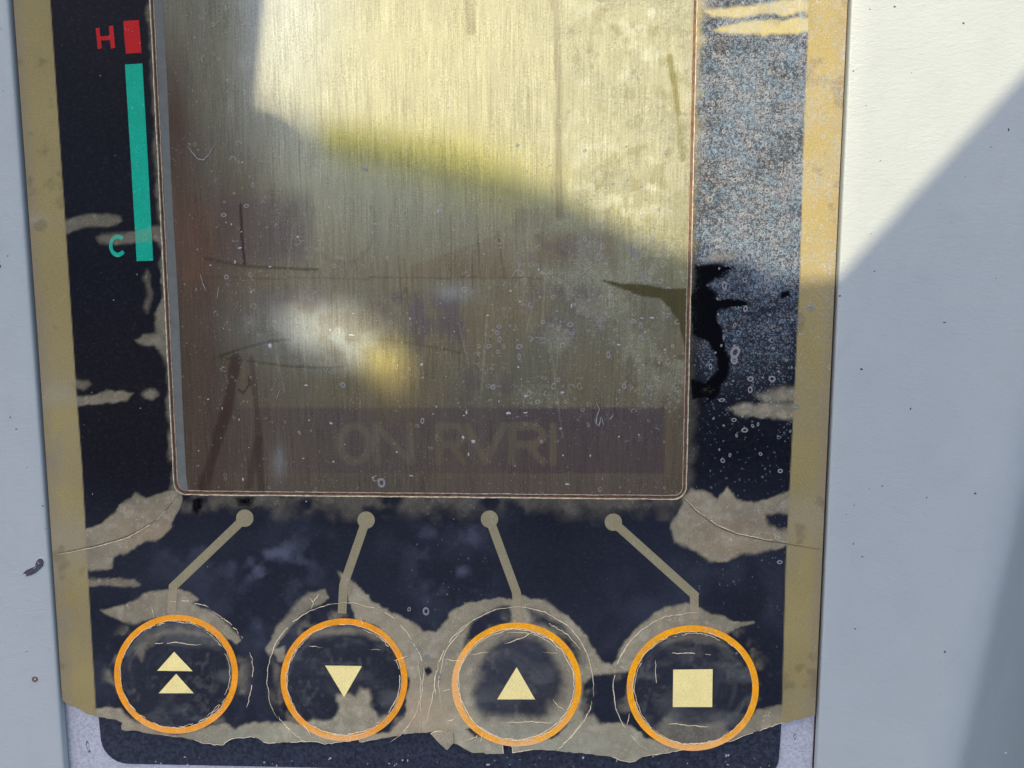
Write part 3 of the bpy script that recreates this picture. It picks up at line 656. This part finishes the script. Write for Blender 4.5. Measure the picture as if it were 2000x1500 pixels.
for i, (cx, cy, rx, ry) in enumerate(BTN):
    el = lambda k_, n=96: [(cx + rx * k_ * math.cos(2 * math.pi * j / n), cy + ry * k_ * math.sin(2 * math.pi * j / n)) for j in range(n)]
    dome = lambda x, y: .00022 * (1 - np.clip(np.hypot((x - cx) / (rx * .912), (y - cy) / (ry * .912)), 0, 1) ** 2.5)
    b = sheet('button', el(.912), 2.5, lambda x, y, i=i: film_col(x, y, i), FM, .00006, .00008, FM, root, dome)
    b['label'] = LAB[i]
    def ringcol(x, y, i=i, cx=cx, cy=cy):
        d, _ = masks(x, y); fade = sst(.25, 1., (y - cy) / 122.) * {0: .75, 1: .85, 2: 1., 3: .75}[i]
        if i == 2: fade = np.maximum(fade, .9 * sst(.55, 1., (cx - x) / 127.))
        c = np.zeros(x.shape + (3,)) + np.array([.86, .35, .010]); c = mixc(c, (.80, .28, .02), .6 * (i < 2) + 0 * x)
        c = c * (.85 + .3 * fbm(x, y, 12, 3, 310))[:, None]; c = mixc(c, (.50, .30, .10), .45 * sst(.6, .75, fbm(x, y, 16, 4, 311)))
        return mixc(c, (.78, .42, .17), .85 * fade * np.clip(d + .15, 0, 1)), 0 * x + .05, 0 * x + .36
    k0 = .902
    sheet('button_ring', el(1.), 2.5, ringcol, FM, .00009, .00004, FM, b, None, (el(k0),))
    for t in ICON[i]: 
        sheet('button_icon', densify(t, 5), 4., ink((.84, .69, .27), .0, None, .45), FM, .00009, .00002, FM, b, dome)

# torn notch under the third button: bared old ring and dark glue
prism('old_ring_remnant', [(982,1441),(996,1441),(998,1456),(982,1456)], -.0008, -.0005, mat_plain('old_orange_print', (.38, .11, .03), .5, .3), root)
# folded flap hanging over the torn edge
def flap():
    P = [(841,1433,0),(860,1428,.0003),(884,1429,.0001),(886,1451,.0002),(873,1465.5,.0001),(858,1452,.0005),(860,1450,.0006)]
    V = [unp(x, y, z + .00012) for x, y, z in P]; Fc = [(0,5,1),(1,5,2),(5,3,2),(5,4,3)]
    V2 = [v - np.array([0, 0, .00008]) for v in V]; n = len(V); Fa = Fc + [tuple(k + n for k in f[::-1]) for f in Fc]
    for a, b in ((0,5),(5,4),(4,3),(3,2),(2,1),(1,0)): Fa.append((a, a + n, b + n, b))
    return link('torn_flap', V + V2, Fa, mat_plain('loose_film', (.30, .25, .16), .4, .2, .00002, 3.), film)
flap()
ribbon('torn_lip', [(841,1433),(850,1429),(862,1428),(882,1429)], 2.2, .0002, M_crack, film, False, .4, 9)
ribbon('torn_lip', [(980,1443),(982,1458),(983,1472)], 2.6, .0000, M_crack, film, False, .3, 10)
ribbon('torn_lip', [(995,1444),(997,1455),(1001,1460),(1001,1470),(1040,1464)], 2.2, .0000, M_crack, film, False, .3, 11)
ribbon('torn_lip', T2[-62:-8], 1.5, .0000, M_crack, film, False, .3, 12, .45)
ribbon('torn_lip', T2[40:95], 1.4, .0000, M_crack, film, False, .3, 13, .6)

# ------------------------------------------------------------------ cracks in the film
Zc = .00005
ribbon('crack', [(349,966),(330,988),(302,1018),(278,1033),(250,1047),(215,1058),(180,1067),(150,1073),(106,1082)], 2.0, Zc, M_crackd, film, True, .4, 1)
ribbon('crack', [(347,969),(328,991),(300,1021),(250,1050),(214,1061),(180,1070),(150,1076),(106,1084)], 1.5, Zc, M_crack, film, True, .4, 1, .3)
ribbon('crack', [(1334,973),(1358,998),(1400,1028),(1440,1044),(1490,1055),(1540,1063),(1604,1073)], 1.8, Zc, M_crackd, film, True, .4, 2)
ribbon('crack', [(1336,971),(1360,996),(1402,1026),(1442,1042),(1492,1053),(1540,1060)], 1.3, Zc, M_crack, film, True, .4, 2, .4)
AR = [(344,1317,150,143,-95,-65,0,.3),(344,1317,150,138,-62,-30,0,.35),(344,1317,150,150,-18,28,0,.3),
 (672,1328,151,150,150,268,1,.15),(672,1328,155,152,-92,55,1,.3),(672,1328,148,140,120,150,1,.3),
 (1009,1337,152,150,160,270,2,.15),(1009,1337,150,152,-92,10,2,.12),(1009,1337,150,145,10,55,2,.3),(1009,1337,160,148,165,235,2,.5),
 (1353,1344,155,147,125,275,3,.12),(1009,1337,146,130,-70,-30,2,.5)]
for j, (cx, cy, rx, ry, a0, a1, i, br) in enumerate(AR):
    ribbon('crack', arc(cx, cy, rx, ry, a0, a1, 30, .006, j), 1.9, Zc, M_crack, film, True, .9, j + 20, br)
IN = [(0,.90,0,360,.6),(1,.905,0,360,.55),(2,.905,0,360,.3),(3,.905,0,360,.6),(0,.865,-60,60,.35),(0,.885,-130,-60,.5),(0,.88,90,30,.6),(1,.875,-70,60,.2),(1,.89,150,240,.4),(1,.89,60,130,.0),(2,.885,-140,130,.12),(2,.84,-100,-40,.4),(2,.895,60,250,.0),(3,.885,120,250,.35),(3,.895,50,130,.0),(3,.87,-110,-60,.3)]
for j, (i, k, a0, a1, br) in enumerate(IN):
    cx, cy, rx, ry = BTN[i]; bo = [o_ for o_ in bpy.data.objects if o_.name.startswith('button') and o_.get('label') == LAB[i]][0]
    ribbon('crack', arc(cx, cy, rx * k, ry * k, a0, a1, 40, .008, j + 50), 2.0 if br < .3 else 1.5, .00011, M_crack, bo, True, .9, j + 60, br)
for j, (L, i, br) in enumerate([([(290,1258),(350,1256),(395,1259)],0,.5),([(595,1262),(660,1265),(705,1266),(745,1270)],1,.3),([(920,1279),(980,1272),(1050,1273),(1090,1275)],2,.1),([(990,1411),(1040,1409),(1080,1412)],2,.3),
   ([(1300,1275),(1390,1278)],3,.5),([(1281,1290),(1281,1350)],3,.3),([(1305,1415),(1385,1419)],3,.4),([(1080,1366),(1088,1380),(1105,1388)],2,0),([(985,1257),(1020,1245),(1040,1235),(1060,1240)],2,.1),([(660,1432),(664,1445)],1,0)]):
    bo = [o_ for o_ in bpy.data.objects if o_.get('label') == LAB[i]][0]
    cx, cy, rx, ry = BTN[i]
    zz = .00007 + .00022 * (1 - min(1, math.hypot((L[0][0]-cx)/rx/.89, (L[0][1]-cy)/ry/.89)) ** 2.5) + .00004
    ribbon('crack', L, 1.7, zz, M_crack, bo, True, 1.0, j + 90, br)
for j, L in enumerate([[(868,1287),(885,1290),(908,1292)],[(880,1345),(862,1349)],[(888,1404),(872,1408)],[(937,1420),(930,1440),(905,1447)],[(942,1430),(938,1450)],[(556,1410),(570,1444)],[(684,1448),(686,1436)],[(1088,1468),(1110,1445),(1140,1410)],
   [(1230,1393),(1225,1420)],[(1210,1300),(1228,1309)],[(604,1168),(612,1178),(608,1190)],[(612,1178),(624,1160)],[(590,1410),(608,1440)],[(770,1290),(800,1280)],[(835,1410),(858,1290)],[(705,1205),(708,1222)],[(296,1186),(300,1208)],[(820,1430),(822,1330),(815,1290)]]):
    ribbon('crack', L, 1.7, Zc + .00004, M_crack, film, True, .9, j + 120, .15)
# ------------------------------------------------------------------ fibres and dust
fib = [([(366,284),(374,298),(385,310),(398,312),(408,302),(416,286),(421,281)],1.8),([(1008,508),(1013,515),(1014,525),(1004,532),(1001,541)],1.8),([(1165,786),(1170,800),(1166,812),(1164,826),(1170,832),(1174,815),(1178,832)],1.8),([(1190,820),(1197,812),(1199,805)],1.6),
       ([(1172,460),(1176,480),(1166,505),(1168,470)],1.6),([(391,535),(397,555),(404,570)],1.5),([(427,560),(423,585)],1.4),([(540,780),(549,760)],1.2),([(1150,505),(1146,520),(1154,524)],1.5)]
for j, (L, wd) in enumerate(fib): ribbon('fibre', L, wd, .00003, M_dust, pane, True, .7, j + 200, 0.)
def specks(name, items, mat, parent, z, seed):
    r = random.Random(seed); V = []; Fc = []
    for x, y, s in items:
        n = r.randint(5, 8); a0 = r.random() * 6; b = len(V); st = r.uniform(.6, 1.5)
        cpt = unp(x, y, z + s * U * .35); V.append(tuple(cpt))
        for k in range(n):
            a = a0 + 2 * math.pi * k / n; q = s * r.uniform(.6, 1.2); V.append(tuple(unp(x + q * st * math.cos(a), y + q / st * math.sin(a), z)))
        for k in range(n): Fc.append((b, b + 1 + (k + 1) % n, b + 1 + k))
    o = link(name, np.array(V), Fc, mat, parent); o['kind'] = 'stuff'; return o
r = random.Random(77)
it = [(r.uniform(360, 1330), r.uniform(0, 950), abs(r.gauss(0, .8)) + .6) for _ in range(150)] + [(r.uniform(380, 1300), r.uniform(400, 950), r.uniform(1.8, 3.4)) for _ in range(34)]
it += [(528,676,5),(687,655,4),(924,862,4),(915,887,3.2),(1299,683,2.2),(993,807,4),(1027,806,3),(911,806,3.2),(647,827,3),(645,645,3)]
specks('dust_specks', it, M_dust, pane, .00002, 5)
it = [(r.uniform(130, 1600), r.uniform(0, 1400), abs(r.gauss(0, .5)) + .45) for _ in range(80)]
it = [p for p in it if not (290 < p[0] < 1370 and p[1] < 975) and gapL(p[1]) + 8 < p[0] < gapR(p[1]) - 8]
specks('dust_specks', it, M_dust, film, .00008, 6)
it = [(r.uniform(200, 1510), r.uniform(1475, 1500), abs(r.gauss(0, .9)) + .5) for _ in range(60)]
specks('dust_specks', it, M_dust, root, -.00084, 8)
def tor(V, Fc, x, y, R, wpx, z, r):
    b = len(V); n = 14; ph = r.random() * 6; el_ = r.uniform(.75, 1.3)
    for k in range(n):
        a = 2 * math.pi * k / n; w_ = 1 + .12 * math.sin(2 * a + ph)
        for q, dz in ((R - wpx, 0), (R, .00004), (R + wpx, 0)): V.append(tuple(unp(x + q * w_ * el_ * math.cos(a), y + q * w_ / el_ * math.sin(a), z + dz)))
    for k in range(n):
        for j in range(2):
            a = b + 3 * k + j; c_ = b + 3 * ((k + 1) % n) + j; Fc.append((a, a + 1, c_ + 1, c_))
def bubbles(name, items, parent, z, seed):
    r = random.Random(seed); V = []; Fc = []
    for x, y, R in items: tor(V, Fc, x, y, R, max(.9, R * .33), z, r)
    o = link(name, np.array(V), Fc, M_bub, parent, True); o['kind'] = 'stuff'
M_bub = mat_plain('bubble_rims', (.20, .195, .185), .4, .2)
it = [(437,420,3.6),(481,402,3.4),(494,361,3.2),(714,331,3),(442,541,3.6),(670,752,4),(745,943,6.5),(913,428,3.4),(955,676,3.6),(1014,677,4.4),(1014,697,3.6),(963,756,3.8),(1091,742,3),(1219,754,3.8),(1270,756,3.4),(1114,634,4.4),(1117,651,3.6),(1176,624,3.6),(1188,693,4),
      (1252,637,3.4),(1252,659,3.4),(1235,628,3),(1261,550,4.2),(1252,538,3.4),(1232,490,4),(1227,482,3),(1243,500,4),(825,822,3.6),(975,638,3.6),(971,650,3.6),(976,663,3.8),(984,677,3),(972,687,3)]
it += [(r.uniform(950, 1335), r.uniform(280, 780), 1.0 + 2.4 * r.random() ** 2.5) for _ in range(40)]
bubbles('bubble_marks', it, pane, .00002, 3)
it = [(832,1194,5.5),(799,1190,3),(815,1267,4),(834,1283,4),(857,1322,4),(1436,688,8),(1434,703,6),(1584,602,5),(1508,740,5),(1415,558,5),(1523,1098,3.5),(1524,920,3.5),(1388,716,3.5),(1554,793,4.5),(1435,635,3),(1456,603,4)]
it += [(r.uniform(1385, 1550), 300 + 600 * r.random() ** .8, 1.3 + 3.2 * r.random() ** 2.5) for _ in range(45)] + [(r.uniform(1385, 1560), r.uniform(80, 480), r.uniform(1.8, 4.)) for _ in range(45)]
bubbles('bubble_marks', it, film, .00008, 4)

# ------------------------------------------------------------------ marks on the housing
ZH = .00036
def pit(name, pts, mat, z=ZH, rise=.00006, parent=root):
    P = np.array(pts, float); c = P.mean(0); V = [unp(c[0], c[1], z - .00002)] + [unp(x, y, z + rise) for x, y in pts] + [unp(c[0] + (x - c[0]) * 1.22, c[1] + (y - c[1]) * 1.22, z - .00001) for x, y in pts]
    n = len(pts); Fc = [(0, 1 + (k + 1) % n, 1 + k) for k in range(n)] + [(1 + k, 1 + (k + 1) % n, 1 + n + (k + 1) % n, 1 + n + k) for k in range(n)]
    o = link(name, np.array(V), Fc, [mat, M_house], parent); mi = np.array([0] * n + [1] * n, np.int32); o.data.polygons.foreach_set('material_index', mi); return o
pit('paint_chip', [(71,1096),(76,1091),(82,1091),(86,1097),(85,1105),(79,1111),(70,1119),(60,1124),(51,1126),(50,1121),(44,1120),(52,1113),(62,1109),(71,1105),(76,1102)], M_chip)
pit('rust_mark', [(62,1324),(67,1321),(73,1322),(75,1328),(70,1333),(63,1331)], M_rust, rise=.00001)
r = random.Random(31)
it = [(15,500,1.6),(20,815,2),(32,838,1.8),(83,988,2.2),(1845,630,2.4),(1682,721,2.6),(1594,488,2.2),(1723,949,1.8),(1810,972,1.8),(1845,1273,2.6),(1670,1228,1.8),(1747,13,2.4),(1970,253,2.5),(1667,1062,1.6),(1640,578,2.6)]
for _ in range(26):
    y = r.uniform(0, 1490); it.append((r.uniform(gapR(y) + 8, 1960), y, abs(r.gauss(0, .7)) + .5))
for _ in range(12):
    y = r.uniform(0, 1490); it.append((r.uniform(0, gapL(y) - 5), y, abs(r.gauss(0, .7)) + .5))
o = specks('grime_specks', [p for p in it if p[0] < gapL(p[1]) - 5 or p[0] > gapR(p[1]) + 6], M_chip, root, ZH + .000002, 12)
specks('dust_specks', [(20,1335,3),(70,886,2.4),(1834,1020,2.4),(1964,1471,2.6),(1890,483,2)], M_dust, root, ZH + .000002, 13)
pit('base_pit', [(169,1446),(173,1450),(174,1458),(177,1468),(174,1471),(170,1462),(168,1454)], M_chip, -.0012, .00001)
pit('base_pit', [(1549,1436),(1554,1432),(1556,1440),(1552,1446)], M_chip, -.0012, .00001)

# ------------------------------------------------------------------ unseen plates added to throw the shade, cut to the lit outline
fr = bpy.data.objects.new('shade_caster', None); C.objects.link(fr)
fr['label'] = 'unseen dark plates added above the monitor, shaped to throw its shade'; fr['category'] = 'shadow caster'
def member(name, loops, hfn, thick=.0012):
    flat = [p for l in loops for p in l]; n = len(flat); P = np.array(flat, float)
    B = unp(P[:, 0], P[:, 1], 0.); h = np.array([hfn(x, y) for x, y in flat]); top = B + SUN[None] * (h / SUN[2])[:, None]
    bot = top.copy(); bot[:, 2] += thick; Fc = []
    for a, b, c in tessellate_polygon([[Vector((x, -y, 0)) for x, y in l] for l in loops]): Fc += [(a, b, c), (n + a, n + c, n + b)]
    k = 0
    for l in loops:
        for i in range(len(l)): a = k + i; b = k + (i + 1) % len(l); Fc.append((a, b, n + b, n + a))
        k += len(l)
    o = link(name, np.concatenate([top, bot]), Fc, M_caster, fr); return o
member('caster_left', [[(-260,-900),(548,-900),(516,-60),(491,205),(520,212),(556,228),(580,246),(592,262),(594,420),(-260,420)]], lambda x, y: .145)
hs = lambda x, y: .50 - .30 * min(1.05, max(-.6, (x - 650) / 950))
CASTER_LOW = [(-260,216),(470,206),(552,224),(640,252),(770,274),(890,308),(990,338),(1080,371),(1180,423),(1280,478),(1360,501),(1440,502),(1500,531),(1560,548),(1640,543),(1640,1720),(-260,1720)]
SPOT = [(540,612),(590,590),(655,588),(705,612),(745,640),(790,672),(806,716),(775,756),(735,740),(700,700),(650,696),(585,664)]  # opening added in the plate so a soft sun spot gets through
member('caster_low', [CASTER_LOW, SPOT], hs)
member('caster_right', [[(1632,550),(2000,146),(2360,-246),(2400,-246),(2400,1720),(1600,1720)]], lambda x, y: .190)
